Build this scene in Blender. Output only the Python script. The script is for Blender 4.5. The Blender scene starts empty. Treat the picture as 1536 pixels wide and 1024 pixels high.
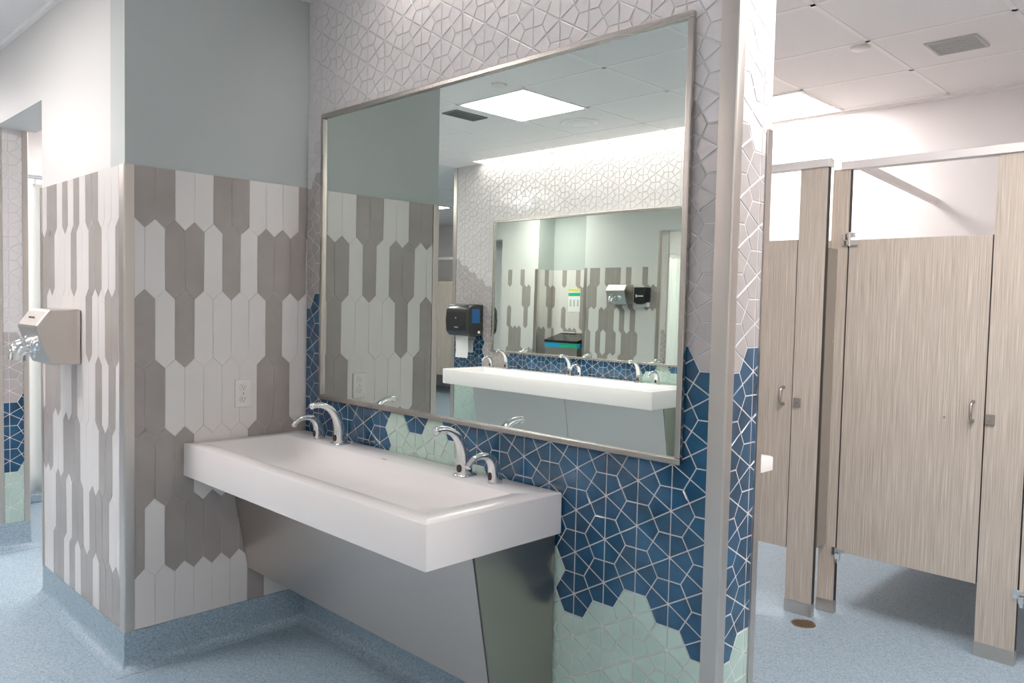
import bpy, math, random
from mathutils import Vector, Matrix
random.seed(7)
S = bpy.context.scene
C = S.collection
PI = math.pi

# ---------------------------------------------------------------- camera, world, exposure
CAM = (3.1308, -1.8586, 1.4461)
YAW, PITCH, ROLL, FPX = 0.7797, -0.0477, 0.0220, 1182.8
def make_camera():
    cy, sy = math.cos(YAW), math.sin(YAW)
    F = Vector((-sy*math.cos(PITCH), cy*math.cos(PITCH), math.sin(PITCH)))
    R = Vector((cy, sy, 0)); U = R.cross(F)
    c, s = math.cos(ROLL), math.sin(ROLL)
    R2 = c*R + s*U; U2 = -s*R + c*U
    M = Matrix((R2, U2, -F)).transposed().to_4x4(); M.translation = CAM
    cd = bpy.data.cameras.new('camera'); co = bpy.data.objects.new('camera', cd)
    C.objects.link(co); co.matrix_world = M
    cd.sensor_width = 36.0; cd.lens = FPX/1536*36.0; cd.clip_start = .02
    S.camera = co
make_camera()
W = bpy.data.worlds.new('world'); S.world = W; W.use_nodes = True
W.node_tree.nodes['Background'].inputs[0].default_value = (.9, .95, 1, 1)
W.node_tree.nodes['Background'].inputs[1].default_value = .25
S.view_settings.view_transform = 'Standard'; S.view_settings.look = 'None'
S.view_settings.gamma = 1; S.view_settings.use_curve_mapping = False
S.view_settings.exposure = 0.33
S.cycles.max_bounces = 12; S.cycles.glossy_bounces = 8; S.cycles.diffuse_bounces = 6
S.cycles.caustics_reflective = True; S.cycles.sample_clamp_indirect = 6
PANEL_E, SLOT_E = 28.0, 12.0      # emission of troffers and of the wall-wash slots

# ---------------------------------------------------------------- materials
def mat(name, col, rough=.5, metal=0., noise=None, bump=None, spec=.5, coat=0., emit=None, aniso=None):
    m = bpy.data.materials.new(name); m.use_nodes = True
    nt = m.node_tree; b = nt.nodes['Principled BSDF']
    b.inputs['Base Color'].default_value = (*col, 1)
    b.inputs['Roughness'].default_value = rough; b.inputs['Metallic'].default_value = metal
    b.inputs['Specular IOR Level'].default_value = spec
    if coat: b.inputs['Coat Weight'].default_value = coat; b.inputs['Coat Roughness'].default_value = .05
    tc = nt.nodes.new('ShaderNodeTexCoord')
    if noise:   # (scale, amount, detail)
        n = nt.nodes.new('ShaderNodeTexNoise'); n.inputs['Scale'].default_value = noise[0]; n.inputs['Detail'].default_value = noise[2]
        nt.links.new(tc.outputs['Object'], n.inputs['Vector'])
        r = nt.nodes.new('ShaderNodeValToRGB')
        r.color_ramp.elements[0].position = .3; r.color_ramp.elements[1].position = .7
        r.color_ramp.elements[0].color = (*[max(0, c*(1-noise[1])) for c in col], 1)
        r.color_ramp.elements[1].color = (*[min(1, c*(1+noise[1])) for c in col], 1)
        nt.links.new(n.outputs['Fac'], r.inputs['Fac']); nt.links.new(r.outputs['Color'], b.inputs['Base Color'])
    if bump:    # (scale, strength, (sx,sy,sz))
        mp = nt.nodes.new('ShaderNodeMapping'); mp.inputs['Scale'].default_value = bump[2]
        n = nt.nodes.new('ShaderNodeTexNoise'); n.inputs['Scale'].default_value = bump[0]; n.inputs['Detail'].default_value = 2
        bp = nt.nodes.new('ShaderNodeBump'); bp.inputs['Strength'].default_value = bump[1]; bp.inputs['Distance'].default_value = .004
        nt.links.new(tc.outputs['Object'], mp.inputs['Vector']); nt.links.new(mp.outputs[0], n.inputs['Vector'])
        nt.links.new(n.outputs['Fac'], bp.inputs['Height']); nt.links.new(bp.outputs[0], b.inputs['Normal'])
    if emit:
        b.inputs['Emission Color'].default_value = (*emit[0], 1); b.inputs['Emission Strength'].default_value = emit[1]
    return m
U1 = (1, 1, 1)
M = {}
M['paint'] = mat('wall_paint', (.655, .645, .63), .55, bump=(220, .08, U1))
M['accent'] = mat('accent_paint', (.47, .495, .485), .55, bump=(220, .08, U1))
M['white_paint'] = mat('white_paint', (.84, .81, .81), .5, bump=(220, .06, U1))
M['ceiling'] = mat('ceiling_tile', (.86, .83, .82), .9, noise=(120, .03, 4), bump=(160, .15, U1))
M['grid'] = mat('ceiling_grid', (.90, .87, .86), .5)
M['white_tile'] = mat('white_glaze', (.70, .66, .655), .12, bump=(26, .25, U1), coat=.3)
M['grey_tile'] = mat('grey_glaze', (.45, .41, .40), .12, bump=(26, .25, U1), coat=.3)
M['blue_tile'] = mat('blue_glaze', (.012, .072, .150), .10, noise=(9, .35, 2), bump=(26, .25, U1), coat=.3)
M['mint_tile'] = mat('mint_glaze', (.46, .60, .53), .16, noise=(11, .06, 2), bump=(26, .2, U1), coat=.3)
M['grout'] = mat('grout', (.69, .68, .68), .7)
M['picket_white'] = mat('picket_white', (.73, .69, .67), .17, bump=(14, .12, U1))
M['picket_grey'] = mat('picket_grey', (.365, .325, .305), .17, noise=(7, .06, 2), bump=(14, .12, U1))
M['picket_grout'] = mat('picket_grout', (.66, .61, .585), .8)
M['chrome'] = mat('chrome', (.82, .83, .84), .05, 1)
M['steel'] = mat('brushed_steel', (.63, .575, .53), .34, 1, bump=(90, .05, (1, 1, .03)))
M['steel_h'] = mat('brushed_steel_panel', (.60, .54, .505), .38, 1, bump=(60, .06, (.04, 1, 1)))
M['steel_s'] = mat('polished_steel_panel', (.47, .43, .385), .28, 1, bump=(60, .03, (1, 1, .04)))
M['nickel'] = mat('satin_nickel', (.50, .46, .43), .27, 1)
M['mirror'] = mat('mirror_glass', (.79, .845, .795), .0, 1)
M['solid'] = mat('white_solid_surface', (.80, .765, .755), .22)
M['dark'] = mat('black_plastic', (.018, .019, .02), .22)
M['sensor'] = mat('sensor_window', (.035, .02, .018), .1)
M['paper'] = mat('paper', (.85, .84, .82), .8)
M['plastic'] = mat('white_plastic', (.74, .71, .69), .35)
M['slot'] = mat('slot_black', (.12, .11, .11), .6)
M['brass'] = mat('drain_bronze', (.42, .30, .19), .38, 1)
M['curtain'] = mat('curtain_cloth', (.80, .82, .79), .8)
M['vent'] = mat('vent_grey', (.5, .5, .5), .5)
M['vent_dark'] = mat('vent_dark', (.17, .18, .18), .6)
M['blueband'] = mat('blue_band', (.02, .36, .60), .4)
M['greenband'] = mat('green_band', (.02, .42, .25), .4)
M['yellow'] = mat('yellow_print', (.70, .66, .15), .5)
M['blue_plastic'] = mat('blue_window', (.015, .06, .15), .15)
M['red'] = mat('red_mark', (.45, .08, .07), .5)
M['panel_light'] = mat('light_diffuser', (.9, .9, .9), .5, emit=((1, .945, .92), PANEL_E))
M['slot_light'] = mat('slot_diffuser', (.9, .9, .9), .5, emit=((1, .955, .93), SLOT_E))
M['slot_light_2'] = mat('slot_diffuser_opposite', (.9, .9, .9), .5, emit=((1, .955, .93), 110))

def floor_mat():
    m = bpy.data.materials.new('blue_speckled_vinyl'); m.use_nodes = True
    nt = m.node_tree; b = nt.nodes['Principled BSDF']; L = nt.links.new
    tc = nt.nodes.new('ShaderNodeTexCoord')
    v = nt.nodes.new('ShaderNodeTexVoronoi'); v.inputs['Scale'].default_value = 190
    n = nt.nodes.new('ShaderNodeTexNoise'); n.inputs['Scale'].default_value = 300; n.inputs['Detail'].default_value = 3
    L(tc.outputs['Object'], v.inputs['Vector']); L(tc.outputs['Object'], n.inputs['Vector'])
    r = nt.nodes.new('ShaderNodeValToRGB'); e = r.color_ramp.elements
    e[0].position = 0; e[0].color = (.13, .20, .28, 1); e[1].position = 1; e[1].color = (.56, .61, .66, 1)
    x = e.new(.35); x.color = (.295, .39, .465, 1); x = e.new(.7); x.color = (.355, .445, .515, 1)
    sp = nt.nodes.new('ShaderNodeSeparateColor'); L(v.outputs['Color'], sp.inputs[0])
    mx = nt.nodes.new('ShaderNodeMath'); mx.operation = 'ADD'; mx.inputs[1].default_value = 0
    mm = nt.nodes.new('ShaderNodeMath'); mm.operation = 'MULTIPLY'; mm.inputs[1].default_value = .65
    m2 = nt.nodes.new('ShaderNodeMath'); m2.operation = 'MULTIPLY'; m2.inputs[1].default_value = .35
    L(sp.outputs[0], mm.inputs[0]); L(n.outputs['Fac'], m2.inputs[0]); L(mm.outputs[0], mx.inputs[0]); L(m2.outputs[0], mx.inputs[1])
    L(mx.outputs[0], r.inputs['Fac']); L(r.outputs['Color'], b.inputs['Base Color'])
    b.inputs['Roughness'].default_value = .42; b.inputs['Specular IOR Level'].default_value = .35
    bp = nt.nodes.new('ShaderNodeBump'); bp.inputs['Strength'].default_value = .12; bp.inputs['Distance'].default_value = .001
    L(n.outputs['Fac'], bp.inputs['Height']); L(bp.outputs[0], b.inputs['Normal'])
    return m
M['floor'] = floor_mat()

def laminate():
    m = bpy.data.materials.new('striated_laminate'); m.use_nodes = True
    nt = m.node_tree; b = nt.nodes['Principled BSDF']; L = nt.links.new
    tc = nt.nodes.new('ShaderNodeTexCoord'); mp = nt.nodes.new('ShaderNodeMapping'); mp.inputs['Scale'].default_value = (1, 1, .012)
    n = nt.nodes.new('ShaderNodeTexNoise'); n.inputs['Scale'].default_value = 290; n.inputs['Detail'].default_value = 3; n.inputs['Roughness'].default_value = .65
    L(tc.outputs['Object'], mp.inputs['Vector']); L(mp.outputs[0], n.inputs['Vector'])
    r = nt.nodes.new('ShaderNodeValToRGB'); e = r.color_ramp.elements
    e[0].position = .30; e[0].color = (.37, .32, .25, 1); e[1].position = .72; e[1].color = (.73, .66, .575, 1)
    x = e.new(.46); x.color = (.495, .43, .37, 1); x = e.new(.56); x.color = (.565, .495, .43, 1)
    L(n.outputs['Fac'], r.inputs['Fac']); L(r.outputs['Color'], b.inputs['Base Color'])
    b.inputs['Roughness'].default_value = .42
    return m
M['lam'] = laminate()
M['return'] = mat('return_panel_brown', (.27, .235, .20), .4)
M['lam_edge'] = mat('laminate_edge', (.035, .03, .028), .5)

# ---------------------------------------------------------------- helpers
class MB:
    def __init__(s): s.v = []; s.f = []; s.m = []
    def poly(s, pts, mi=0):
        b = len(s.v); s.v += [tuple(p) for p in pts]; s.f.append(tuple(range(b, b+len(pts)))); s.m.append(mi)
    def box(s, x0, x1, y0, y1, z0, z1, mi=0):
        b = len(s.v)
        s.v += [(x0,y0,z0),(x1,y0,z0),(x1,y1,z0),(x0,y1,z0),(x0,y0,z1),(x1,y0,z1),(x1,y1,z1),(x0,y1,z1)]
        for q in ((0,3,2,1),(4,5,6,7),(0,1,5,4),(1,2,6,5),(2,3,7,6),(3,0,4,7)):
            s.f.append(tuple(b+i for i in q)); s.m.append(mi)
        return s
    def loft(s, loops, mi=0, cap0=True, cap1=True):
        n = len(loops[0]); b = len(s.v)
        for l in loops: s.v += [tuple(p) for p in l]
        for k in range(len(loops)-1):
            for i in range(n):
                j = (i+1) % n
                s.f.append((b+k*n+i, b+k*n+j, b+(k+1)*n+j, b+(k+1)*n+i)); s.m.append(mi)
        if cap0: s.f.append(tuple(b+i for i in reversed(range(n)))); s.m.append(mi)
        if cap1: s.f.append(tuple(b+(len(loops)-1)*n+i for i in range(n))); s.m.append(mi)
        return s
    def prism(s, prof, axis, a0, a1, mi=0):
        """prof in the two other axes, extruded along axis (0,1,2)"""
        def P(p, a):
            l = list(p); l.insert(axis, a); return l
        return s.loft([[P(p, a0) for p in prof], [P(p, a1) for p in prof]], mi)
    def build(s, name, mats, parent=None, smooth=None, bevel=None, loc=None):
        me = bpy.data.meshes.new(name); me.from_pydata(s.v, [], s.f)
        if not isinstance(mats, (list, tuple)): mats = [mats]
        for m in mats: me.materials.append(m)
        me.polygons.foreach_set('material_index', s.m)
        if smooth is not None:
            me.polygons.foreach_set('use_smooth', [True]*len(me.polygons)); me.set_sharp_from_angle(angle=math.radians(smooth))
        me.update(); o = bpy.data.objects.new(name, me); C.objects.link(o)
        if loc: o.location = loc
        if parent is not None: o.parent = parent
        fix_normals(me)
        if bevel:
            bv = o.modifiers.new('bevel', 'BEVEL'); bv.width = bevel; bv.segments = 3; bv.limit_method = 'ANGLE'; bv.angle_limit = math.radians(35)
        return o
import bmesh
def fix_normals(me):
    bm = bmesh.new(); bm.from_mesh(me)
    if len(bm.faces) < 4000: bmesh.ops.recalc_face_normals(bm, faces=bm.faces)
    bm.to_mesh(me); bm.free()
def thing(name, label, cat, loc=(0,0,0), rz=0, group=None):
    o = bpy.data.objects.new(name, None); C.objects.link(o); o.location = loc; o.rotation_euler = (0,0,rz)
    o.empty_display_size = .05; o['label'] = label; o['category'] = cat
    if group: o['group'] = group
    return o
def tag(o, label, cat, group=None):
    o['label'] = label; o['category'] = cat
    if group: o['group'] = group
    return o
def struct(o): o['kind'] = 'structure'; return o
def copy_tree(o, parent=None):
    c = o.copy(); C.objects.link(c)
    if parent: c.parent = parent
    for ch in list(o.children): copy_tree(ch, c)
    return c
def ring(c, t, w, d, n=20, p=2.0, side=Vector((1,0,0))):
    """superellipse ring round c, normal t, half sizes w (along side) and d"""
    t = Vector(t).normalized(); s_ = side; n_ = t.cross(s_).normalized(); out = []
    for i in range(n):
        a = 2*PI*i/n; ca, sa = math.cos(a), math.sin(a)
        x = math.copysign(abs(ca)**(2/p), ca)*w; y = math.copysign(abs(sa)**(2/p), sa)*d
        out.append(Vector(c)+s_*x+n_*y)
    return out
def tube(mb, pts, r, n=14, mi=0):
    pts = [Vector(p) for p in pts]; loops = []
    for i, p in enumerate(pts):
        t = (pts[min(i+1, len(pts)-1)]-pts[max(i-1, 0)]).normalized()
        s_ = Vector((1,0,0)) if abs(t.x) < .8 else Vector((0,0,1))
        s_ = (s_-t*s_.dot(t)).normalized()
        rr = r[i] if isinstance(r, (list, tuple)) else r
        loops.append(ring(p, t, rr, rr, n, 2, s_))
    mb.loft(loops, mi); return mb
def rrect(x0, x1, y0, y1, r, z, n=6):
    out = []
    for cx, cy, a0 in ((x1-r, y1-r, 0), (x0+r, y1-r, 90), (x0+r, y0+r, 180), (x1-r, y0+r, 270)):
        for i in range(n+1):
            a = math.radians(a0+90*i/n); out.append((cx+r*math.cos(a), cy+r*math.sin(a), z))
    return out

# polygon tools for tiles (2-D, convex)
def clip(poly, u0, u1, w0, w1):
    for ax, lim, sg in ((0, u0, 1), (0, u1, -1), (1, w0, 1), (1, w1, -1)):
        out = []
        for i in range(len(poly)):
            a, b = poly[i], poly[(i+1) % len(poly)]
            ia, ib = sg*(a[ax]-lim) >= 0, sg*(b[ax]-lim) >= 0
            if ia: out.append(a)
            if ia != ib:
                t = (lim-a[ax])/(b[ax]-a[ax]); out.append((a[0]+t*(b[0]-a[0]), a[1]+t*(b[1]-a[1])))
        poly = out
        if len(poly) < 3: return []
    return poly
def area(p): return .5*sum(p[i][0]*p[(i+1) % len(p)][1]-p[(i+1) % len(p)][0]*p[i][1] for i in range(len(p)))
def inset(poly, g):
    if area(poly) < 0: poly = poly[::-1]
    q = [poly[i] for i in range(len(poly)) if math.dist(poly[i], poly[i-1]) > 1e-5]
    n = len(q)
    if n < 3: return []
    L = []
    for i in range(n):
        a, b = q[i], q[(i+1) % n]; dx, dy = b[0]-a[0], b[1]-a[1]; l = math.hypot(dx, dy)
        nx, ny = -dy/l, dx/l; L.append((nx, ny, nx*a[0]+ny*a[1]+g))
    out = []
    for i in range(n):
        a, b = L[i-1], L[i]; det = a[0]*b[1]-a[1]*b[0]
        if abs(det) < 1e-6: return []
        out.append(((a[2]*b[1]-b[2]*a[1])/det, (a[0]*b[2]-b[0]*a[2])/det))
    if area(out) < 2e-5: return []
    for p in out:
        for (nx, ny, c) in L:
            if nx*p[0]+ny*p[1] < c-1e-6: return []
    return out
def tile(mb, poly, place, mi, g, bev, h, tilt):
    b0 = inset(poly, g)
    if not b0: return
    b1 = inset(poly, g+bev)
    if not b1 or len(b1) != len(b0): b1 = b0
    cx = sum(p[0] for p in b1)/len(b1); cy = sum(p[1] for p in b1)/len(b1)
    tx, ty = random.gauss(0, tilt), random.gauss(0, tilt)
    lo = [place(p[0], p[1], .0008) for p in b0]
    hi = [place(p[0], p[1], h+(p[0]-cx)*tx+(p[1]-cy)*ty) for p in b1]
    n = len(lo); b = len(mb.v); mb.v += lo+hi
    for i in range(n):
        j = (i+1) % n; mb.f.append((b+i, b+j, b+n+j, b+n+i)); mb.m.append(mi)
    mb.f.append(tuple(range(b+n, b+2*n))); mb.m.append(mi)
A = .1315
def kites(mb, u0, u1, w0, w1, uo, wo, place, colour):
    """deltoidal trihexagonal tiling; hexagon centres at u=uo+.1139k, w=wo+.1315j (odd k offset by half)"""
    P = A*math.sqrt(3)/2
    for k in range(int((u0-uo)/P)-2, int((u1-uo)/P)+3):
        for j in range(int((w0-wo)/A)-2, int((w1-wo)/A)+3):
            cx = uo+k*P; cz = wo+j*A+(A/2 if k % 2 else 0)
            if cx < u0-A or cx > u1+A or cz < w0-A or cz > w1+A: continue
            mi = colour(k, cx, cz)
            for i in range(6):
                t = math.radians(30+60*i)
                m1 = (cx+A/2*math.cos(t), cz+A/2*math.sin(t))
                v = (cx+A/math.sqrt(3)*math.cos(t+PI/6), cz+A/math.sqrt(3)*math.sin(t+PI/6))
                m2 = (cx+A/2*math.cos(t+PI/3), cz+A/2*math.sin(t+PI/3))
                q = clip([(cx, cz), m1, v, m2], u0, u1, w0, w1)
                if q: tile(mb, q, place, mi, .0018, .0013, .0019, .012)
PW, PR, PH = .077, .2715, .3075
def pickets(mb, u0, u1, w0, w1, uo, place, colour):
    """rows centred at 1.589+.2715k; even rows have tile edges at uo, odd rows have centres there"""
    for r in range(1, 9):
        zc = 1.589-PR*(r-2)
        off = uo if r % 2 == 0 else uo-PW/2
        for j in range(int((u0-off)/PW)-2, int((u1-off)/PW)+2):
            a = off+j*PW; m = a+PW/2; b = a+PW; hh = PH/2; sh = hh-(PH-PR)
            q = clip([(m, zc-hh), (b, zc-sh), (b, zc+sh), (m, zc+hh), (a, zc+sh), (a, zc-sh)], u0, u1, w0, w1)
            if q: tile(mb, q, place, colour(r, j), .0006, .0006, .0012, .003)
KM = lambda: [M['paint'], M['grout'], M['white_tile'], M['grey_tile'], M['blue_tile'], M['mint_tile']]
PM = lambda: [M['paint'], M['picket_grout'], M['picket_white'], M['picket_grey']]
WH, GR, BL, MI = 2, 3, 4, 5

ZC, ZT, ZB, H0 = 2.743, 1.938, .152, 2.346      # ceiling, wainscot top, cove top, door head
L_, T_, D_ = 2.084, .197, .771                  # mirror wall length, thickness, alcove depth
YO = -3.225                                       # opposite sink wall plane

# ---------------------------------------------------------------- walls
def kcol_main(k, x, z):
    top = {-13: 1.40, -14: 1.34, 3: 1.28, 4: 1.215}.get(k, 1.34)
    gtop = {-13: 1.94, -14: 1.87, 3: 1.94, 4: 1.87}.get(k, 1.93)
    low = {0: .55, 1: .61, 2: .68, 3: .61, 4: .55}.get(k, .55+.06*((k*7) % 3))
    if z > gtop+.02: return WH
    if z > top+.02: return GR
    if z < low-.02: return MI
    if k in (-8, -6) and z < 1.0: return MI
    if k == -7 and z < .95: return MI
    if k == -5 and z < .93: return MI
    if k == -4 and z < .87: return MI
    return BL
def kcol_cap(k, y, z):
    if z > (1.82 if k % 2 else 1.88): return WH
    if z > (1.29 if k % 2 else 1.23): return GR
    if z < (.59 if k % 2 else .53): return MI
    return BL
mb = MB(); mb.box(0, L_, .0008, T_, 0, ZC+.1, 1)
mb.box(0, L_, .0005, .001, ZB, ZC+.1, 1)
kites(mb, .002, L_-.044, ZB, ZC, 1.588, .947, lambda u, w, h: (u, -h, w), kcol_main)
kites(mb, .03, .17, ZB, ZC, .030, .947, lambda u, w, h: (L_+h, u, w), kcol_cap)
mb.box(L_-.02, L_+.0008, 0.001, T_, 0, ZC+.1, 1)
struct(mb.build('wall_front', KM()))

# left wall (faces +x) with pickets, white picket grid transcribed row by row
LEFT = {1: 'GGWWGGWWWG', 2: 'WGGWGWGGGW', 3: 'GWGWWWWGWW', 4: 'GWWWWWGGWW', 5: 'GGGWWWGGGG', 6: 'WGGGGGGGGG', 7: 'WWWWWWGWWW'}
LPART = {2: 'W', 4: 'G', 6: 'G'}
def col_left(r, j):
    s = LEFT.get(r, 'W'*10)
    c = LPART.get(r, 'W') if j < 0 else s[min(j, len(s)-1)]
    if r == 8: c = 'W'
    return 3 if c == 'G' else 2
DRY = {1: 'WWWGGWGWGWGGW', 2: 'WWGGWWGWWWGGG', 3: 'GGWWGWWWWWWWG', 4: 'GWGWWWGWWGGGW', 5: 'WGGWWWGGGWWGG', 6: 'WGGGWGGWGGWWW', 7: 'GGGWGGWGWGGWW'}
def col_dry(r, j):
    # j counts from the right corner leftwards
    k = -j-1
    s = DRY.get(r, 'W'*13)
    if k < 0: c = {2: 'G', 4: 'W', 6: 'W'}.get(r, 'W')
    else: c = s[min(k, len(s)-1)]
    return 3 if c == 'G' else 2
mb = MB()
mb.box(-.15, 0, -D_, T_, 0, ZC+.1, 0)
mb.box(0, .0006, -D_, 0, ZB, ZT, 1)
pickets(mb, -.7385, -.002, ZB, ZT, -.700, lambda u, w, h: (h+.002, u, w), col_left)
struct(mb.build('wall_left', [M['accent']]+PM()[1:]))
mb = MB()
mb.box(-1.058, -.15, -D_, -D_+T_, 0, ZC+.1, 0)
mb.box(-1.058, 0, -D_-.0006, -D_, ZB, ZT, 1)
# even rows: edges at -.0925-.077k ; odd rows: edges at -.054-.077k
pickets(mb, -1.058+.01, -.045, ZB, ZT, -.0925, lambda u, w, h: (u, -D_-h-.002, w), lambda r, j: col_dry(r, j if r % 2 == 0 else j-1))
mb.box(-1.94, -1.058, -D_, -D_+T_, H0, ZC+.1, 0)
struct(mb.build('wall_dryer', PM()))

# wall beyond the doorway: picket face, kite end cap, bin alcove
rp = random.Random(11)
strand = {}
def col_rand(r, j):
    k = (j, r)
    if k not in strand:
        nb = strand.get((j, r-1)) or strand.get((j-1, r-1))
        strand[k] = nb if (nb and rp.random() < .35) else (3 if rp.random() < .48 else 2)
    return strand[k]
FAR = {1: 'WWGGWGGGWGWWGW', 2: 'WGGWWGGGWGWWGG', 3: 'WGWWGGGWGWGWWW', 4: 'WGWGWGGWGGGWWW', 5: 'WGGWGGWWGGGWWW', 6: 'GGWWGWWGGWGWGG', 7: 'GWWGGWGGWWGGWW'}
def col_far(r, j):
    q = FAR.get(r, 'W'*14); return 3 if q[max(0, min(13, j+14))] == 'G' else 2
def kcol_pillar(k, y, z):
    z -= .03*(k % 2)
    return WH if z > 1.17 else GR if z > .82 else BL if z > .50 else MI
X0 = -1.94
PY = -.618
PKM = [M['paint'], M['picket_grout'], M['picket_white'], M['picket_grey'], M['grout'], M['white_tile'], M['grey_tile'], M['blue_tile'], M['mint_tile'], M['accent']]
def alcove_wall():
    a = MB(); a.box(-3.05, X0, -D_, PY, 0, ZC+.1, 0); a.box(-3.05, X0, -D_-.0006, -D_, ZB, ZT, 1)
    pickets(a, -3.05+.04, X0-.045, ZB, ZT, -2.0, lambda u, w, h: (u, -D_-h-.002, w), col_far)
    n0 = len(a.f)
    kites(a, -D_+.03, PY-.022, ZB, H0-.004, -D_+.06, .9, lambda u, w, h: (X0+h+.0005, u, w), lambda k, y, z: kcol_pillar(k, y, z)+3)
    a.box(X0-.01, X0+.0006, -D_+.001, PY-.001, ZB, H0-.002, 4)
    # alcove
    a.box(-3.83, -3.05, -.47, -.40, 0, ZC+.1, 9); a.box(-3.84, -3.829, -D_+.0005, -.40, 0, ZC+.1, 9)
    a.box(-3.83, -3.05, -.4706, -.47, ZB, ZT, 1)
    pickets(a, -3.83, -3.05, ZB, ZT, -3.4, lambda u, w, h: (u, -.47-h-.002, w), col_rand)
    a.box(-4.50, -3.8395, -D_, -D_+T_+.2, 0, ZC+.1, 0); a.box(-3.84, -3.8285, -D_, -D_+.0006, 0, ZC+.1, 0)
    a.box(-4.50, -3.83, -D_-.0006, -D_, ZB, ZT, 1)
    pickets(a, -4.50+.03, -3.83-.045, ZB, ZT, -4.1, lambda u, w, h: (u, -D_-h-.002, w), col_rand)
    pickets(a, -D_+.035, -.472, ZB, ZT, -.6, lambda u, w, h: (-3.83+h+.002, u, w), col_rand)
    a.box(-8, -4.5, -D_, -D_+T_, H0, ZC+.1, 0)
    struct(a.build('wall_bin_alcove', PKM))
alcove_wall()

# opposite sink wall (faces +y)
rk = random.Random(5)
def kcol_opp(k, x, z):
    s = (x+2.7)
    gt = 1.93-.46*max(0, min(1, s/.62)) if s < .75 else 1.48
    if z > gt: return WH
    if x < -2.2: bt = 1.02 if k % 2 else 1.08
    elif x < -1.9: bt = .90
    else: bt = 1.3
    if x > -2.2 and x < -1.86:
        bt = .6
    if z > bt: return GR
    if z < .74 and x < -2.15: return MI
    if z < .45: return MI
    if x > -.45:
        if z < .92: return MI
        if -.36 < x < -.16 and z < 1.0: return MI
    return BL
XE = -2.70
mb = MB(); mb.box(XE, .6, YO-T_, YO-.0008, 0, ZC+.1, 1)
kites(mb, XE+.045, .55, ZB, ZC+.08, -.03, .947, lambda u, w, h: (u, YO+h, w), kcol_opp)
kites(mb, YO-T_+.03, YO-.03, ZB, ZC, YO-.05, .947, lambda u, w, h: (XE-h, u, w), lambda k, x, z: kcol_cap(k, x, z))
struct(mb.build('wall_opposite', KM()))
mb = MB(); mb.box(.6, 5.2, YO-T_, YO, 0, ZC+.1, 0); struct(mb.build('wall_entrance', M['paint']))
mb = MB(); mb.box(5.2, 5.3, YO-T_, 3.4, 0, ZC+.1, 0); struct(mb.build('wall_right', M['paint']))
mb = MB(); mb.box(-.15, 5.2, 3.36, 3.46, 0, ZC+.1, 0); struct(mb.build('wall_back', M['white_paint']))
mb = MB(); mb.box(-.15, -.05, T_, 3.36, 0, ZC+.1, 0); struct(mb.build('wall_stall_side', M['white_paint']))
mb = MB(); mb.box(-8, -.15, 2.0, 2.1, 0, ZC+.1, 0); struct(mb.build('wall_shower_back', M['white_paint']))
mb = MB(); mb.box(-8.1, -8, -7.0, 2.1, 0, ZC+.1, 0); struct(mb.build('wall_far_left', M['white_paint']))
mb = MB(); mb.box(-8, -4.5, -.40, -.30, 0, ZC+.1, 0); struct(mb.build('wall_corridor', M['white_paint']))
mb = MB(); mb.box(-8, 5.3, -7.1, -7.0, 0, ZC+.1, 0); struct(mb.build('wall_far_opposite', M['white_paint']))

# floor
mb = MB(); mb.box(-8.1, 5.3, -7.1, 3.46, -.05, 0); struct(mb.build('floor', M['floor']))

# ceiling with T-bar grid and open slots along both sink walls
mb = MB()
SW = .13
sl = [(.60, L_-.02, -SW-.004, -.006), (-2.30, .55, YO+.006, YO+SW+.004)]   # slot openings x0,x1,y0,y1
ys_ = [-7.1, sl[1][2], sl[1][3], sl[0][2], sl[0][3], 3.46]
for i in range(5):
    y0, y1 = ys_[i], ys_[i+1]
    if i == 1: spans = [(-8.1, sl[1][0]), (sl[1][1], 5.3)]
    elif i == 3: spans = [(-8.1, sl[0][0]), (sl[0][1], 5.3)]
    else: spans = [(-8.1, 5.3)]
    for a, b in spans: mb.box(a, b, y0, y1, ZC, ZC+.03, 0)
k = -16
gxs = [1.615+.61*k for k in range(-16, 7) if -8 < 1.615+.61*k < 5.2]
gys = [2.06+.61*k for k in range(-15, 3) if -7 < 2.06+.61*k < 3.34]
GW, GT = .012, .002
for x in gxs: mb.box(x-GW, x+GW, -7.0, 3.36, ZC-GT, ZC, 1)
for y in gys: mb.box(-8, 5.2, y-GW, y+GW, ZC-GT, ZC-.0002, 1)
mb.box(-.15, 5.2, 3.335, 3.36, ZC-.012, ZC, 1)
mb.box(-8, 0, -D_-.022, -D_, ZC-.02, ZC, 1)
struct(mb.build('ceiling', [M['ceiling'], M['grid']]))
for n_, (a, b, c, d) in enumerate(sl):
    t = thing('slot_light', ['recessed linear slot light in ceiling directly above large framed mirror and two-faucet-pair sink', 'recessed linear slot light washing white tiles above the reflected opposite sink'][n_], 'light', ((a+b)/2, (c+d)/2, ZC), group=None)
    ox, oy = (a+b)/2, (c+d)/2
    m = MB(); m.box(a-ox, b-ox, c-oy-.01 if n_ == 0 else c-oy, d-oy, .16, .17); m.box(a-ox, b-ox, (c-oy-.012) if n_ == 0 else d-oy, (c-oy) if n_ == 0 else d-oy+.012, .031, .17)
    m.box(a-ox-.012, a-ox, c-oy, d-oy, .031, .17); m.box(b-ox, b-ox+.012, c-oy, d-oy, .031, .17)
    m.build('housing', M['grid'], t)
    m = MB(); 
    m.box(a-ox+.01, b-ox-.01, -.045, .02, .12, .15); m.build('diffuser', M['slot_light' if n_ == 0 else 'slot_light_2'], t)

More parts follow.
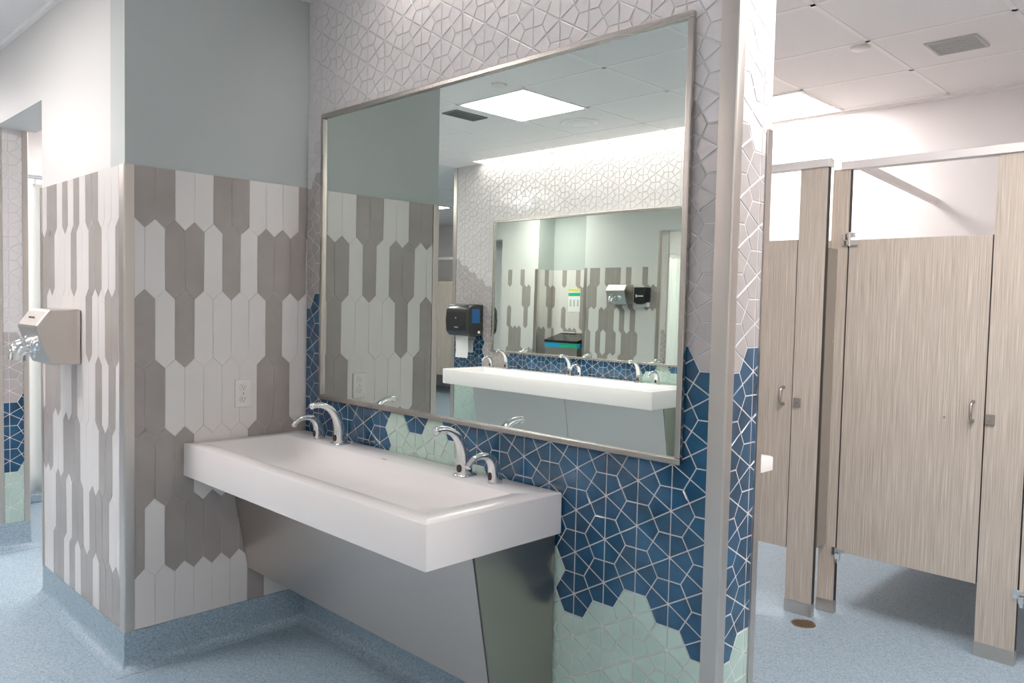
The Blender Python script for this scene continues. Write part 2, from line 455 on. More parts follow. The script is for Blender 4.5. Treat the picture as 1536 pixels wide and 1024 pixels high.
# corner trims (stainless)
tn = [0]
def lstrip(cx, cy, sx, sy, wx, wy, z0, z1, t=.0035):
    """L-profile hugging a convex corner at (cx,cy); room lies on the sx / sy sides; legs wx along x, wy along y"""
    tn[0] += 1; m = MB()
    e = .006
    x_in, y_in = cx-sx*wx, cy-sy*wy
    X = cx+sx*e; Y = cy+sy*e; r = .006
    prof = [(x_in, cy+sy*.0012), (x_in, Y), (X-sx*r, Y)]
    for i in range(1, 5):
        a = PI/2*i/5; prof.append((X-sx*r+sx*r*math.sin(a), Y-sy*r+sy*r*math.cos(a)))
    prof += [(X, Y-sy*r), (X, y_in), (cx+sx*.0012, y_in), (cx+sx*.0012, cy+sy*.0012)]
    m.prism(prof, 2, z0, z1); struct(m.build('trim_%d' % tn[0], M['steel'], smooth=40))
lstrip(L_, 0, 1, -1, .045, .030, ZB-.002, ZC)
lstrip(L_, T_, 1, 1, .03, .027, ZB-.002, ZT)
lstrip(0, -D_, 1, -1, .045, .032, ZB-.002, ZT)
lstrip(X0, -D_, 1, -1, .045, .030, ZB-.002, H0-.003)
lstrip(X0, PY, 1, 1, .03, .024, ZB-.002, H0-.003)
lstrip(-3.05, -D_, -1, -1, .04, .03, ZB-.002, ZT)
lstrip(-3.83, -D_, 1, -1, .045, .032, ZB-.002, ZT)
lstrip(XE, YO, -1, 1, .045, .03, ZB-.002, ZC)
lstrip(XE, YO-T_, -1, -1, .045, .03, ZB-.002, ZC)
tn[0] += 1; m = MB(); m.box(-1.0665, -1.048, -D_-.008, -D_+.02, ZB-.002, ZT); struct(m.build('trim_%d' % tn[0], M['steel']))

# cove baseboards: swept profile; (a,b) endpoints, n = outward normal
def cove(name, pts, closed=False):
    """pts: wall-line polyline, room on the right-hand side when walking along it"""
    prof = [(.0, ZB), (.006, ZB), (.0065, .05), (.010, .032), (.019, .016), (.034, .005), (.05, .0015), (.05, 0), (0, 0)]
    n = len(pts); dirs = [(Vector(pts[i+1])-Vector(pts[i])).normalized() for i in range(n-1)]
    loops = []
    for i in range(n):
        d0 = dirs[max(i-1, 0)]; d1 = dirs[min(i, n-2)]
        n0 = Vector((d0.y, -d0.x)); n1 = Vector((d1.y, -d1.x))
        mt = (n0+n1); mt = mt/(1+n0.dot(n1)) if (1+n0.dot(n1)) > .01 else n0
        loops.append([(pts[i][0]+mt.x*o, pts[i][1]+mt.y*o, z) for o, z in prof])
    m = MB(); m.loft(loops); struct(m.build(name, M['floor'], smooth=50))
cove('baseboard_left', [(-1.058, -D_+T_), (-1.058, -D_), (0, -D_), (0, 0), (L_, 0), (L_, T_), (0, T_)])
cove('baseboard_alcove', [(-4.5, -D_), (-3.83, -D_), (-3.83, -.47), (-3.05, -.47), (-3.05, -D_), (X0, -D_), (X0, PY), (-3.0, PY)])
cove('baseboard_opposite', [(5.2, YO), (XE, YO), (XE, YO-T_), (0, YO-T_)])

# ---------------------------------------------------------------- mirrors
def mirror(name_label, x0, x1, z0, z1, y, s, tilt=0.):
    t = thing('mirror', name_label, 'mirror', ((x0+x1)/2, y+s*.006, z0))
    w = (x1-x0)/2; h = z1-z0; f = .018; d = .017
    m = MB(); m.box(-w, w, min(0, s*d), max(0, s*d), 0, f); m.box(-w, w, min(0, s*d), max(0, s*d), h-f, h)
    m.box(-w, -w+f, min(0, s*d), max(0, s*d), f, h-f); m.box(w-f, w, min(0, s*d), max(0, s*d), f, h-f)
    m.build('frame', M['nickel'], t, bevel=.003)
    m = MB(); m.box(-w+f-.003, w-f+.003, min(s*.001, s*.005), max(s*.001, s*.005), f-.003, h-f+.003)
    m.build('glass', M['mirror'], t)
    if tilt: t.rotation_euler = (tilt, 0, 0)
    return t
mirror('large rectangular mirror in thin brushed metal frame above the nearer white sink', .139, 1.965, 1.016, 2.235, 0, -1)
OPP_TILT = 0.0
mo = mirror('mirror on the opposite tiled wall, seen inside the large near mirror', -2.12, .05, 1.0, 2.2, YO+.009, 1, .0075)

# ---------------------------------------------------------------- sinks
def sink(label, x0, x1, yw, s, rim, gl=None, skirt_x0=None, skirt_x1=None, seam=None, zt=.862, th=.128):
    """s=-1: wall at yw, sink projects to -y"""
    dp = .5535
    t = thing('trough_sink', label, 'sink', ((x0+x1)/2, yw, 0))
    cx = (x0+x1)/2
    Y = lambda o: s*o
    def RR(a, b, c, d, r, z):
        ya, yb = sorted((Y(c), Y(d))); return rrect(a-cx, b-cx, ya, yb, r, z)
    a, b, c, d = rim
    loops = [RR(x0, x1, .008, dp, .006, zt-th), RR(x0, x1, .008, dp, .006, zt-.003), RR(x0+.003, x1-.003, .011, dp-.003, .004, zt),
             RR(a, b, c, d, .012, zt), RR(a+.004, b-.004, c+.003, d-.006, .012, zt-.003),
             RR(a+.030, b-.030, c+.012, d-.045, .03, zt-.030), RR(a+.09, b-.09, c+.035, d-.11, .04, zt-.062), RR(a+.3, b-.3, c+.12, d-.16, .03, zt-.080)]
    m = MB(); m.loft(loops); bs = m.build('basin', M['solid'], t, smooth=50)
    # skirt: leaning front panel kicked back at the foot, side panel
    prof = [(.012, zt-th-.001), (.357, zt-th-.001), (.276, .297), (.067, .160), (.012, .160)]
    sx1 = skirt_x1; sx0 = skirt_x0
    cuts = [sx0]+(seam or [])+[sx1]
    for i in range(len(cuts)-1):
        u0 = cuts[i]+(.0015 if i else 0); u1 = cuts[i+1]-(.0015 if i < len(cuts)-2 else .006)
        m = MB(); m.prism([(Y(o), z) for o, z in prof[1:4]]+[(Y(.062), .166), (Y(.268), .302), (Y(.349), zt-th-.001)], 0, u0-cx, u1-cx)
        m.build('front_panel', M['steel_h'], t)
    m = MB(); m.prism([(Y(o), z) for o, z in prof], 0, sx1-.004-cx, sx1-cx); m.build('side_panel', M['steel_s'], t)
    m = MB(); m.prism([(Y(o), z) for o, z in [(.36, zt-th-.001), (.278, .294), (.270, .299), (.352, zt-th-.001)]], 0, sx1-.0075-cx, sx1-.0045-cx); m.build('edge_seam', M['slot'], t)
    if sx0 > x0+.02:
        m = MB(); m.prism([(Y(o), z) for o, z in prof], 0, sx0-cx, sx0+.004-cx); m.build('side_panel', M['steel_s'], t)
    # maker's mark on the rear slope
    m = MB(); mx = a+.68-cx
    for q in range(3): m.box(mx+q*.009, mx+q*.009+.006, *sorted((Y(c-.012), Y(c-.006))), zt-.0005, zt+.0006)
    m.build('maker_mark', M['red'] , t)
    return t
sink('white trough sink with four chrome fixtures below the large mirror, steel skirt under it', .008, 1.538, 0, -1, (.075, 1.447, .136, .487), skirt_x0=.008, skirt_x1=1.515)
sink('longer white trough sink on the opposite wall, reflected in the large mirror', -2.18, .035, YO, 1, (-2.10, -.05, .136, .487), skirt_x0=-2.0, skirt_x1=.005, seam=[-.93], zt=.864)

# ---------------------------------------------------------------- faucets and soap spouts
def arc_body(path, name, parent, n=24):
    """path: list of (y,z,halfwidth_x,halfdepth,superellipse power)"""
    # smooth by Catmull-Rom
    P = [path[0]]+path+[path[-1]]; pts = []
    for i in range(1, len(P)-2):
        for q in range(5):
            t = q/5; r = []
            for c in range(5):
                p0, p1, p2, p3 = (P[i+e][c] for e in (-1, 0, 1, 2))
                r.append(.5*((2*p1)+(-p0+p2)*t+(2*p0-5*p1+4*p2-p3)*t*t+(-p0+3*p1-3*p2+p3)*t**3))
            pts.append(r)
    pts.append(list(path[-1])); loops = []
    for i, p in enumerate(pts):
        a, b = pts[max(i-1, 0)], pts[min(i+1, len(pts)-1)]
        t = Vector((0, b[0]-a[0], b[1]-a[1]))
        loops.append(ring((0, p[0], p[1]), t, p[2], p[3], n, p[4]))
    m = MB(); m.loft(loops); return m.build(name, M['chrome'], parent, smooth=55)
def make_faucet(label, group):
    t = thing('sensor_faucet', label, 'faucet', group=group)
    m = MB(); m.loft([rrect(-.029, .029, -.036, .032, .008, 0), rrect(-.029, .029, -.036, .032, .008, .004), rrect(-.027, .027, -.034, .030, .008, .007)]); m.build('base_plate', M['chrome'], t, smooth=40)
    arc_body([(-.004, .005, .0225, .026, 3.2), (-.005, .035, .0215, .0235, 3.2), (-.010, .075, .0195, .019, 3.), (-.026, .115, .0175, .0155, 2.8), (-.052, .146, .0155, .0135, 2.4), (-.085, .163, .0135, .012, 2.1), (-.112, .167, .0125, .0115, 2), (-.122, .1665, .012, .011, 2)], 'spout_body', t)
    m = MB(); m.loft([ring((0, -.1215, .1665), (0, -1, -.05), .0125, .0125, 20), ring((0, -.134, .165), (0, -1, -.2), .0135, .0135, 20), ring((0, -.140, .161), (0, -1, -.5), .011, .011, 20), ring((0, -.142, .158), (0, -1, -.8), .004, .004, 20)]); m.build('aerator', M['chrome'], t, smooth=50)
    m = MB(); m.loft([ring((0, -.0285, .027), (0, -1, 0), .0115, .0135, 20, 2.6), ring((0, -.0315, .027), (0, -1, 0), .0105, .0125, 20, 2.6)]); m.build('sensor_window', M['sensor'], t, smooth=50)
    return t
def make_soap(label, group):
    t = thing('soap_dispenser', label, 'soap dispenser', group=group)
    arc_body([(.0, 0, .0185, .024, 3.6), (-.002, .03, .0175, .0215, 3.4), (-.010, .062, .0165, .0175, 3.), (-.030, .086, .015, .014, 2.6), (-.058, .095, .013, .0115, 2.2), (-.088, .092, .011, .010, 2), (-.108, .080, .0098, .0092, 2), (-.116, .071, .0095, .009, 2)], 'spout_body', t)
    m = MB(); m.loft([ring((0, -.1155, .0715), (0, -.7, -.7), .0105, .0105, 18), ring((0, -.121, .066), (0, -.7, -.7), .0105, .0105, 18), ring((0, -.124, .063), (0, -.7, -.7), .005, .005, 18)]); m.build('nozzle_tip', M['chrome'], t, smooth=50)
    m = MB(); m.loft([ring((0, -.0235, .024), (0, -1, 0), .0085, .0135, 20, 2.2), ring((0, -.0262, .024), (0, -1, .0), .0075, .0125, 20, 2.2)]); m.build('sensor_window', M['sensor'], t, smooth=50)
    return t
F0 = make_faucet('tall chrome arc faucet at the left end of the near sink', 'chrome sink fixtures')
F0.location = (.404, -.078, .862)
S0 = make_soap('short chrome soap spout nearest the left wall on the near sink', 'chrome sink fixtures')
S0.location = (.241, -.078, .862)
for src, x, lab in ((F0, 1.162, 'tall chrome arc faucet toward the right end of the near sink'), (S0, 1.306, 'low arched chrome soap spout nearest the right end of the near sink')):
    o = copy_tree(src); o.location = (x, -.078, .862); o['label'] = lab
for src, x, lab in ((F0, -1.85, 'tall faucet on the opposite sink, nearest the black towel dispenser'), (F0, -1.105, 'tall faucet in the middle of the opposite sink'),
                    (F0, -.411, 'tall faucet on the opposite sink, nearest the mirror right edge'), (S0, -2.05, 'soap spout on the opposite sink, nearest the black towel dispenser'),
                    (S0, -1.0, 'soap spout in the middle of the opposite sink'), (S0, -.248, 'soap spout on the opposite sink, nearest the mirror right edge')):
    o = copy_tree(src); o.location = (x, YO+.078, .864); o.rotation_euler = (0, 0, PI); o['label'] = lab; o['group'] = 'reflected chrome fixtures on the opposite sink'

# ---------------------------------------------------------------- outlet
t = thing('power_outlet', 'white duplex power outlet on the picket tiles left of the sink', 'outlet', (.0055, -.302, .988))
m = MB(); m.box(0, .005, -.036, .036, 0, .116); m.build('cover_plate', M['plastic'], t, bevel=.002)
for z in (.033, .083):
    m = MB(); m.loft([ring((.005, 0, z), (1, 0, 0), .0165, .0145, 20, 3, Vector((0, 1, 0))), ring((.0068, 0, z), (1, 0, 0), .016, .014, 20, 3, Vector((0, 1, 0)))])
    r = m.build('socket', M['plastic'], t, smooth=40)
    m = MB(); m.box(.0066, .0072, -.007, -.005, z-.002, z+.007); m.box(.0066, .0072, .005, .007, z-.002, z+.006); m.box(.0066, .0072, -.002, .002, z-.010, z-.006); m.build('slots', M['slot'], r)
m = MB(); m.loft([ring((.005, 0, .058), (1, 0, 0), .003, .003, 12, 2, Vector((0, 1, 0))), ring((.0062, 0, .058), (1, 0, 0), .0028, .0028, 12, 2, Vector((0, 1, 0)))]); m.build('screw', M['nickel'], t)

# ---------------------------------------------------------------- hand dryers
def make_dryer(label):
    t = thing('hand_dryer', label, 'hand dryer')
    # local: x 0..-.27 (right edge at 0), y 0 at wall to negative, z 0 bottom .236 top
    prof = [(0, 0), (-.116, .003), (-.135, .05), (-.171, .156), (-.170, .166), (-.128, .224), (-.118, .231), (0, .236)]
    m = MB(); m.prism(prof, 0, -.27, 0); body = m.build('cover', M['steel'], t, bevel=.008)
    body.data.polygons.foreach_set('use_smooth', [False]*len(body.data.polygons))
    # slanted lower face normal approx
    m = MB(); c0 = Vector((-.175, -.135, .075)); nd = Vector((0, -.95, -.3)).normalized()
    m.loft([ring(c0, nd, .048, .048, 28), ring(c0+nd*.012, nd, .05, .05, 28), ring(c0+nd*.020, nd, .046, .046, 28)]); m.build('nozzle_collar', M['chrome'], t, smooth=40)
    m = MB(); p = [c0+nd*.015, c0+nd*.030+Vector((0, 0, .004)), c0+Vector((0, -.048, -.012)), c0+Vector((0, -.058, -.034)), c0+Vector((0, -.061, -.058))]
    tube(m, p, [.040, .041, .039, .035, .034], 24); m.build('nozzle', M['chrome'], t, smooth=60)
    c1 = Vector((-.075, -.140, .085)); m = MB()
    m.loft([ring(c1, nd, .026, .026, 24), ring(c1+nd*.014, nd, .026, .026, 24), ring(c1+nd*.024, nd, .020, .020, 24), ring(c1+nd*.028, nd, .008, .008, 24)]); m.build('push_button', M['chrome'], t, smooth=50)
    m = MB(); 
    for q in range(4): 
        b = Vector((-.17+q*.019, -.151, .197)); m.box(b.x, b.x+.013, b.y-.0012, b.y+.003, b.z-.003, b.z+.003)
    m.build('raised_mark', M['slot'], t)
    return t
d1 = make_dryer('brushed metal hand dryer with chrome nozzle on the wall left of the sinks'); d1.location = (-.49, -D_-.005, 1.149)
d2 = copy_tree(d1); d2.location = (-2.31, -D_-.005, 1.50); d2['label'] = 'hand dryer seen in the inner reflection, left of the black dispenser'
m = MB(); pr = [(-2.225, 1.53), (-2.225, 1.70), (-2.065, 1.70), (-2.065, 1.545), (-2.09, 1.522), (-2.13, 1.508), (-2.18, 1.51)]
t = thing('wall_dispenser', 'flat black wall dispenser beside the hand dryer in the inner reflection', 'dispenser', (-2.145, -D_, 1.5))
m = MB(); m.prism([(x+2.145, z-1.5) for x, z in pr], 1, -.11, -.006); m.build('cover', M['dark'], t, bevel=.004)
m = MB(); m.box(-.07, .07, -.055, -.006, -.02, .03); m.build('base', M['plastic'], t)
m = MB(); m.box(-.052, .05, -.113, -.1095, .095, .107); m.box(-.052, -.04, -.113, -.1095, .085, .120); m.build('white_lettering', M['paper'], t)

# notice and waste bin in the alcove
t = thing('wall_notice', 'small green and white notice on tiles above the waste bin in the inner reflection', 'sign', (-3.45, -.4755, 1.40))
m = MB(); m.box(-.1, .1, -.004, 0, 0, .30); m.build('sheet', M['paper'], t)
m = MB(); m.box(-.098, .098, -.006, -.003, .205, .245); m.build('green_header', M['greenband'], t)
m = MB(); m.box(-.098, .098, -.006, -.003, .262, .298); m.build('yellow_header', M['yellow'], t)
m = MB()
for x in (-.07, -.01, .05): m.box(x, x+.025, -.0055, -.003, .07, .16)
m.build('printed_figures', M['vent'], t)
t = thing('waste_bin', 'steel waste and recycling bin with black lid and blue band in the tiled alcove', 'bin', (-3.355, -.66, 0))
m = MB(); m.box(-.26, .26, -.16, .16, .0, .95); m.build('body', M['steel'], t, bevel=.006)
m = MB(); m.box(-.265, .265, -.165, .165, .951, 1.01); m.box(-.0, .266, -.167, -.165, .951, 1.01, 1); m.build('band', [M['blueband'], M['greenband']], t)
m = MB(); m.prism([(-.17, 1.011), (-.17, 1.04), (.165, 1.13), (.165, 1.011)], 0, -.27, .27); ld = m.build('lid', M['dark'], t)
m = MB(); m.box(-.23, -.02, .12, .15, 1.128, 1.14); m.build('opening_rim', M['paper'], ld)

# ---------------------------------------------------------------- paper towel dispenser on the opposite wall
t = thing('paper_towel_dispenser', 'black paper towel dispenser with hanging white sheet beside the opposite sink', 'towel dispenser', (-2.40, YO+.0045, 1.13))
m = MB(); prof = [(0, .01), (.08, 0), (.17, .012), (.205, .05), (.215, .15), (.205, .25), (.17, .295), (.09, .305), (0, .30)]
m.prism(prof, 0, -.15, .15); dsp = m.build('cover', M['dark'], t, bevel=.012, smooth=50)
m = MB(); m.box(.1505, .153, .05, .15, .13, .26); m.build('blue_side_window', M['blue_plastic'], t)
m = MB(); tube(m, [(.150, .06, .045), (.156, .06, .045)], .012, 14); m.build('side_lock', M['plastic'], t, smooth=40)
m = MB(); m.box(-.02, .03, .211, .2145, .085, .093); m.build('front_mark', M['vent'], t)
m = MB(); m.box(-.005, .005, .214, .2165, .17, .18); m.build('level_window', M['vent'], t)
m = MB(); m.prism([(.10, .02), (.102, .0), (.104, -.06), (.100, -.13), (.108, -.20), (.110, -.20), (.102, -.13), (.106, -.06), (.105, .0), (.103, .02)], 0, -.115, .055); m.build('hanging_paper', M['paper'], t, smooth=60)
t = thing('wall_switch', 'small white wall plate under the black towel dispenser', 'switch', (-2.42, YO+.0045, .975))
m = MB(); m.box(-.036, .036, 0, .006, 0, .115); m.build('plate', M['plastic'], t, bevel=.002)
m = MB(); m.box(-.016, .016, .0055, .009, .03, .085); m.build('rocker', M['plastic'], t)

# ---------------------------------------------------------------- toilet stalls
def pil(par, x0, x1, y, side=None, h=2.112, th=.032):
    m = MB(); m.box(x0, x1, y, y+th, .001, h-.001); m.box(x1-.0005, x1+.0008, y+.002, y+th-.002, .062, h-.002, 1)
    p = m.build('pilaster', [M['lam'], M['lam_edge']], par)
    m = MB(); m.box(x0-.002, x1+.002, y-.002, y+th+.002, 0, .062); m.build('shoe', M['steel'], p)
    return p
def door(par, x0, x1, y, hinge_left=True, handle=True):
    m = MB(); m.box(x0, x1, y+.003, y+.028, .305, 1.778)
    m.box(x0-.0006, x0+.0004, y+.004, y+.027, .306, 1.777, 1); m.box(x1-.0004, x1+.0006, y+.004, y+.027, .306, 1.777, 1)
    d = m.build('door', [M['lam'], M['lam_edge']], par)
    if handle:
        hx = x1-.042
        m = MB(); tube(m, [(hx, y+.003, .995), (hx, y-.020, .997), (hx, y-.030, 1.005), (hx, y-.032, 1.035), (hx, y-.030, 1.065), (hx, y-.020, 1.073), (hx, y+.003, 1.075)], [.009, .0065, .006, .0065, .006, .0065, .009], 12)
        m.build('handle', M['nickel'], d, smooth=60)
        for z in (.998, 1.068):
            m = MB(); tube(m, [(x1-.150, y+.004, z), (x1-.150, y+.0005, z)], .0045, 10); m.build('screw', M['chrome'], d)
    return d
def hinge_top(par, x, y, z=1.778):
    m = MB(); m.box(x-.030, x+.004, y-.006, y, z+.0, z+.030); m.box(x-.028, x+.045, y-.012, y-.002, z-.026, z-.002)
    m.box(x-.012, x+.030, y-.008, y, z+.012, z+.034); tube(m, [(x+.005, y-.010, z-.03), (x+.005, y-.010, z+.036)], .007, 12)
    m.build('top_hinge', M['chrome'], par, bevel=.002)
def hinge_bot(par, x, y, z=.305):
    m = MB(); m.box(x-.022, x+.004, y-.006, y, z-.02, z+.018); m.box(x-.006, x+.040, y-.010, y, z-.002, z+.012)
    tube(m, [(x+.012, y-.014, z-.052), (x+.012, y-.014, z-.03), (x+.012, y-.014, z-.004)], [.004, .012, .014], 14); m.build('bottom_hinge', M['chrome'], par, bevel=.0015)
def latch(par, x, y):
    m = MB(); m.box(x, x+.034, y-.007, y, .985, 1.03); m.box(x+.010, x+.018, y-.012, y-.006, 1.003, 1.013); m.build('latch_keeper', M['nickel'], par, bevel=.002)
def rail(par, x0, x1, y):
    m = MB(); m.prism([(y-.012, 2.106), (y-.012, 2.142), (y+.010, 2.147), (y+.044, 2.142), (y+.044, 2.106)], 0, x0, x1)
    m.build('headrail', M['rail'], par, bevel=.002)
M['rail'] = mat('anodised_rail', (.80, .765, .75), .4, .3)
YS, Y1 = 1.8755, 1.7453
t = thing('toilet_stall', 'left toilet stall front with narrow visible door beside the tiled wall end', 'toilet stall', (1.1, Y1, 0))
def at(par):   # children are written in world coordinates; offset their parent-space origin
    for ch in par.children:
        if ch.type == 'MESH':
            ch.data.transform(Matrix.Translation(-par.location))
            for g in ch.children: g.data.transform(Matrix.Translation(-par.location))
pil(t, 1.454, 1.584, Y1); d = door(t, .80, 1.4490, Y1); pil(t, .68, .797, Y1)
latch(t, 1.462, Y1); hinge_top(t, .80, Y1); hinge_bot(t, .80, Y1); rail(t, -.04, 1.592, Y1)
m = MB(); m.box(-.05, .677, Y1+.002, Y1+.028, .305, 1.778); m.build('side_panel', M['lam'], t)
m = MB(); m.box(1.530, 1.552, Y1+.034, 3.36, .305, 1.778); p = m.build('partition', M['lam'], t)
m = MB(); m.box(1.560, 1.588, Y1+.0325, YS-.0005, .33, 1.737); br = m.build('return_panel', M['return'], t)
for z in (1.70, 1.30, .92, .42):
    m = MB(); tube(m, [(1.588, 1.852, z), (1.5915, 1.852, z)], .0055, 10); m.build('screw', M['chrome'], br)
at(t)
t = thing('toilet_stall', 'right toilet stall front with wide laminate door, hinges and pull handle', 'toilet stall', (1.95, YS, 0))
pil(t, 1.5535, 1.634, YS); door(t, 1.6395, 2.2290, YS); pil(t, 2.235, 2.382, YS); latch(t, 2.238, YS)
door(t, 2.388, 2.98, YS); pil(t, 2.985, 3.13, YS); hinge_top(t, 1.6395, YS); hinge_bot(t, 1.6395, YS); hinge_top(t, 2.388, YS); hinge_bot(t, 2.388, YS); latch(t, 2.988, YS)
rail(t, 1.592, 4.2, YS)
m = MB(); m.prism([(1.900+0, 2.108), (1.900, 2.142), (3.36, 2.142), (3.36, 2.108)], 0, 0, .03)
br = m.build('brace_rail', M['rail'], t)
for v in br.data.vertices: v.co.x += 1.655-.12*(v.co.y-1.9)/1.46
m = MB(); m.box(2.30, 2.322, YS+.034, 3.36, .305, 1.778); m.build('partition', M['lam'], t)
at(t)

# wall-hung sink on the back of the tiled wall
t = thing('wall_hung_sink', 'corner of a white wall-hung sink showing past the tiled wall end', 'sink', (1.4, T_, 0))
m = MB(); m.loft([rrect(-.46, .46, .004, .56, .02, .885), rrect(-.46, .46, .004, .56, .02, .928), rrect(-.457, .457, .007, .557, .02, .931), rrect(-.40, .40, .12, .50, .04, .931), rrect(-.36, .36, .15, .46, .04, .90)]); m.build('basin', M['solid'], t, smooth=50)
m = MB(); m.box(-.3, .3, .002, .02, .84, .884); m.build('mounting_bracket', M['steel'], t)

# ---------------------------------------------------------------- floor drain
t = thing('floor_drain', 'round bronze floor drain in the blue floor before the stalls', 'drain', (1.592, 1.654, 0))
m = MB(); m.loft([ring((0, 0, .0), (0, 0, 1), .054, .054, 32), ring((0, 0, .003), (0, 0, 1), .053, .053, 32), ring((0, 0, .0035), (0, 0, 1), .046, .046, 32), ring((0, 0, .0025), (0, 0, 1), .045, .045, 32)]); g0 = m.build('grate', M['brass'], t, smooth=40)
m = MB()
for r in (.014, .026, .037):
    n = int(r*360)
    for i in range(n):
        a = 2*PI*i/n; c, s_ = math.cos(a), math.sin(a)
        m.poly([((r+dr)*math.cos(a+da), (r+dr)*math.sin(a+da), .0045) for dr, da in ((-.004, -.9/n), (.004, -.9/n), (.004, .9/n), (-.004, .9/n))])
m.build('slots', M['slot'], g0)

# ---------------------------------------------------------------- shower curtain
t = thing('shower_curtain', 'pale shower curtain hanging in the room beyond the left doorway', 'curtain', (-3.0, 0, 0))
m = MB(); NY = 160; top = []; n = 14
for i in range(NY+1):
    y = -.50+1.75*i/NY
    for kz in range(n+1):
        z = 2.19-(2.19-.07)*kz/n
        am = .012+.016*kz/n
        m.v.append((am*math.sin(y*46+.5*math.sin(y*9))+.006*math.sin(y*17+kz*.3), y, z))
for i in range(NY):
    for kz in range(n):
        a = i*(n+1)+kz; m.f.append((a, a+1, a+n+2, a+n+1)); m.m.append(0)
cu = m.build('cloth', M['curtain'], t, smooth=80); sd = cu.modifiers.new('thick', 'SOLIDIFY'); sd.thickness = .002
m = MB(); tube(m, [(-3.0, -.617, 2.235), (-3.0, 1.98, 2.235)], .014, 14); rd = tag(m.build('curtain_rod', M['chrome'], smooth=50), 'metal rod carrying the pale shower curtain beyond the left doorway', 'curtain rod')
for q in range(12):
    y = -.45+q*.14; m = MB()
    m.prism([(y-.003+0, 2.18), (y+.003, 2.18), (y+.003, 2.222), (y-.003, 2.222)], 0, -.002, .002)
    m.build('hook', M['chrome'], t)
m = MB(); m.box(-3.06, -2.98, -.572, 2.0, 0, .06); struct(m.build('trim_50', M['floor'], bevel=.01))
m = MB(); m.box(-4.0, -3.95, -.37, 2.0, 0, ZC); struct(m.build('wall_shower', M['white_paint']))

# far stall row beyond the opposite wall
t = thing('toilet_stall', 'distant laminate toilet stall front at the far left edge of the reflection', 'toilet stall', (-6.4, -6.2, 0))
for a, b in ((-8, -7.5), (-6.75, -6.62), (-5.87, -5.74), (-4.99, -4.86)):
    m = MB(); m.box(a, b, -6.23, -6.2, .001, 2.11); p = m.build('pilaster', M['lam'], t)
    m = MB(); m.box(a-.002, b+.002, -6.232, -6.198, 0, .06); m.build('shoe', M['steel'], p)
for a, b in ((-7.49, -6.76), (-6.61, -5.88), (-5.73, -5.0)):
    m = MB(); m.box(a, b, -6.228, -6.202, .305, 1.778); p = m.build('door', M['lam'], t)
    m = MB(); m.box(b-.05, b-.02, -6.2, -6.17, .96, 1.10); m.build('handle', M['dark'], p)
m = MB(); m.box(-8, -4.85, -6.24, -6.19, 2.111, 2.15); m.build('headrail', M['rail'], t)
at(t)

# ---------------------------------------------------------------- ceiling fittings
def troffer(x0, y0, label, grp='square ceiling light panels', vis=True):
    t = thing('ceiling_light', label, 'ceiling light', (x0+.305, y0+.305, ZC), group=grp)
    m = MB(); e = .305
    for a, b, c, d in ((-e, e, -e, -e+.018), (-e, e, e-.018, e), (-e, -e+.018, -e+.018, e-.018), (e-.018, e, -e+.018, e-.018)): m.box(a, b, c, d, -.010, 0)
    m.build('frame', M['grid'], t)
    m = MB(); m.box(-e+.018, e-.018, -e+.018, e-.018, -.008, -.001); m.build('diffuser', M['panel_light'], t)
    return t
GX = lambda k: 1.615+.61*k
GY = lambda k: 2.06+.61*k
troffer(GX(-4), GY(-7), 'bright square ceiling light reflected in the upper part of the large mirror')
troffer(GX(-2), GY(1), 'bright square ceiling light over the stalls, partly behind the tiled wall end')
troffer(GX(4), GY(-8), 'added square fill light behind the camera over the entrance side of the room')  # unseen panel, added to light the front room from behind the camera
troffer(GX(1), GY(-3), 'added square fill light over the start of the stall aisle, near the tiled wall end')  # added out of frame to brighten the stall fronts and aisle floor
troffer(GX(3), GY(-2), 'added square fill light over the aisle before the toilet stalls')  # second aisle fill, added so the stall doors are lit from the front
troffer(GX(-9), GY(-6), 'added square fill light in front of the tiled bin alcove')  # added panel that brightens the picket walls of the inner reflection
troffer(GX(-8), GY(-3), 'added square fill light above the shower curtain')  # added to lift the dark wall behind the curtain
troffer(GX(-6), GY(-2), 'added square fill light over the shower room beyond the left doorway')  # unseen panel added to make the curtain and shower room bright
troffer(GX(-10), GY(-8), 'added square fill light over the far corridor left of the opposite wall')  # invented panel, added as fill for the left corridor
troffer(GX(-12), GY(-12), 'added square fill light over the far stall row')  # invented panel, added so the distant stalls get light
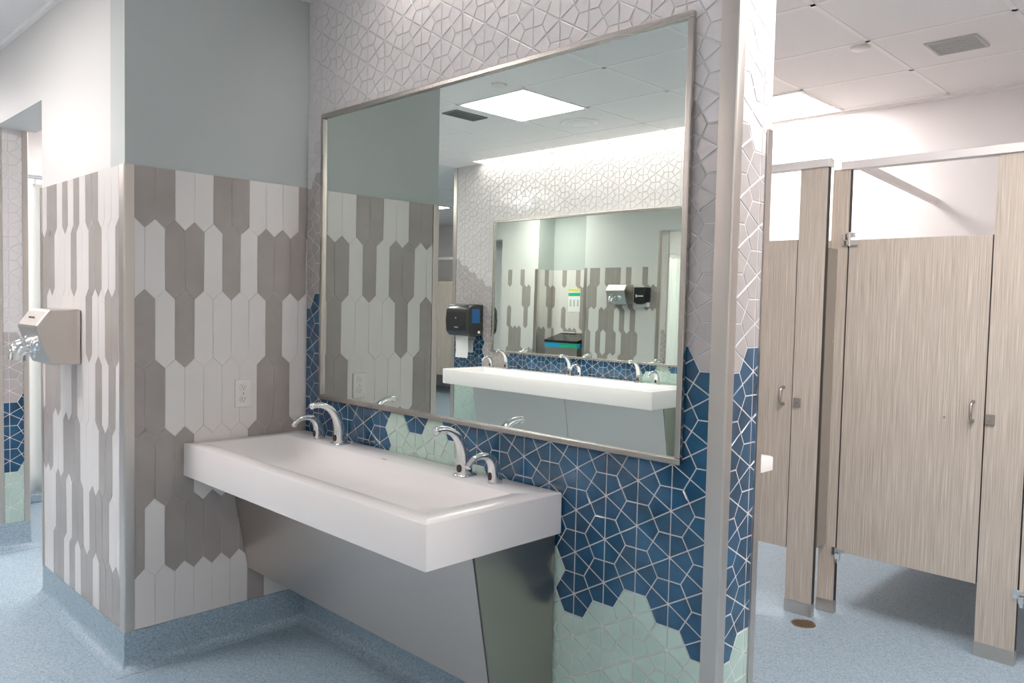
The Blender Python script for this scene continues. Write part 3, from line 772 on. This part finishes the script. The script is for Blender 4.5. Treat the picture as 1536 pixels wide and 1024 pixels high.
def vent(cx, cy, w, d, label, m_, n=9, along='x'):
    t = thing('ceiling_vent', label, 'vent', (cx, cy, ZC))
    m = MB()
    for a, b, c, e in ((-w, w, -d, -d+.012), (-w, w, d-.012, d), (-w, -w+.012, -d+.012, d-.012), (w-.012, w, -d+.012, d-.012)): m.box(a, b, c, e, -.008, 0)
    m.build('frame', m_, t)
    m = MB(); m.box(-w+.012, w-.012, -d+.012, d-.012, -.003, -.001); m.build('backing', M['vent_dark'] if m_ is M['vent_dark'] else M['vent'], t)
    m = MB()
    for i in range(n):
        if along == 'x':
            y = -d+.012+(2*d-.024)*(i+.5)/n; m.box(-w+.012, w-.012, y-.004, y+.004, -.007, -.003)
        else:
            x = -w+.012+(2*w-.024)*(i+.5)/n; m.box(x-.004, x+.004, -d+.012, d-.012, -.007, -.003)
    m.build('louvres', m_, t)
vent(1.913, 2.38, .113, .113, 'grey square louvred ceiling vent above the right toilet stall', M['vent'])
vent(-1.01, -1.84, .075, .145, 'dark louvred ceiling vent reflected beside the bright ceiling light', M['vent_dark'], 6, 'y')
def spk(cx, cy, label):
    t = thing('sprinkler_cap', label, 'sprinkler', (cx, cy, ZC))
    m = MB(); m.loft([ring((0, 0, 0), (0, 0, -1), .045, .045, 28), ring((0, 0, -.012), (0, 0, -1), .044, .044, 28), ring((0, 0, -.016), (0, 0, -1), .036, .036, 28)]); m.build('cap', M['plastic'], t, smooth=40)
    m = MB(); m.loft([ring((0, 0, -.0), (0, 0, -1), .052, .052, 28), ring((0, 0, -.003), (0, 0, -1), .05, .05, 28)]); m.build('escutcheon', M['plastic'], t, smooth=40)
spk(1.557, 2.12, 'small round white sprinkler cap on the ceiling over the stall aisle')
spk(-.274, -1.453, 'small round sprinkler cap reflected just above the bright ceiling light')
t = thing('round_diffuser', 'round white ceiling air diffuser reflected right of the bright light', 'vent', (-.53, -2.52, ZC))
m = MB()
m.loft([ring((0, 0, 0), (0, 0, -1), .15, .15, 40), ring((0, 0, -.010), (0, 0, -1), .145, .145, 40), ring((0, 0, -.006), (0, 0, -1), .115, .115, 40), ring((0, 0, -.016), (0, 0, -1), .105, .105, 40), ring((0, 0, -.010), (0, 0, -1), .075, .075, 40), ring((0, 0, -.018), (0, 0, -1), .06, .06, 40), ring((0, 0, -.020), (0, 0, -1), .02, .02, 40)])
m.build('cone_rings', M['grid'], t, smooth=30)
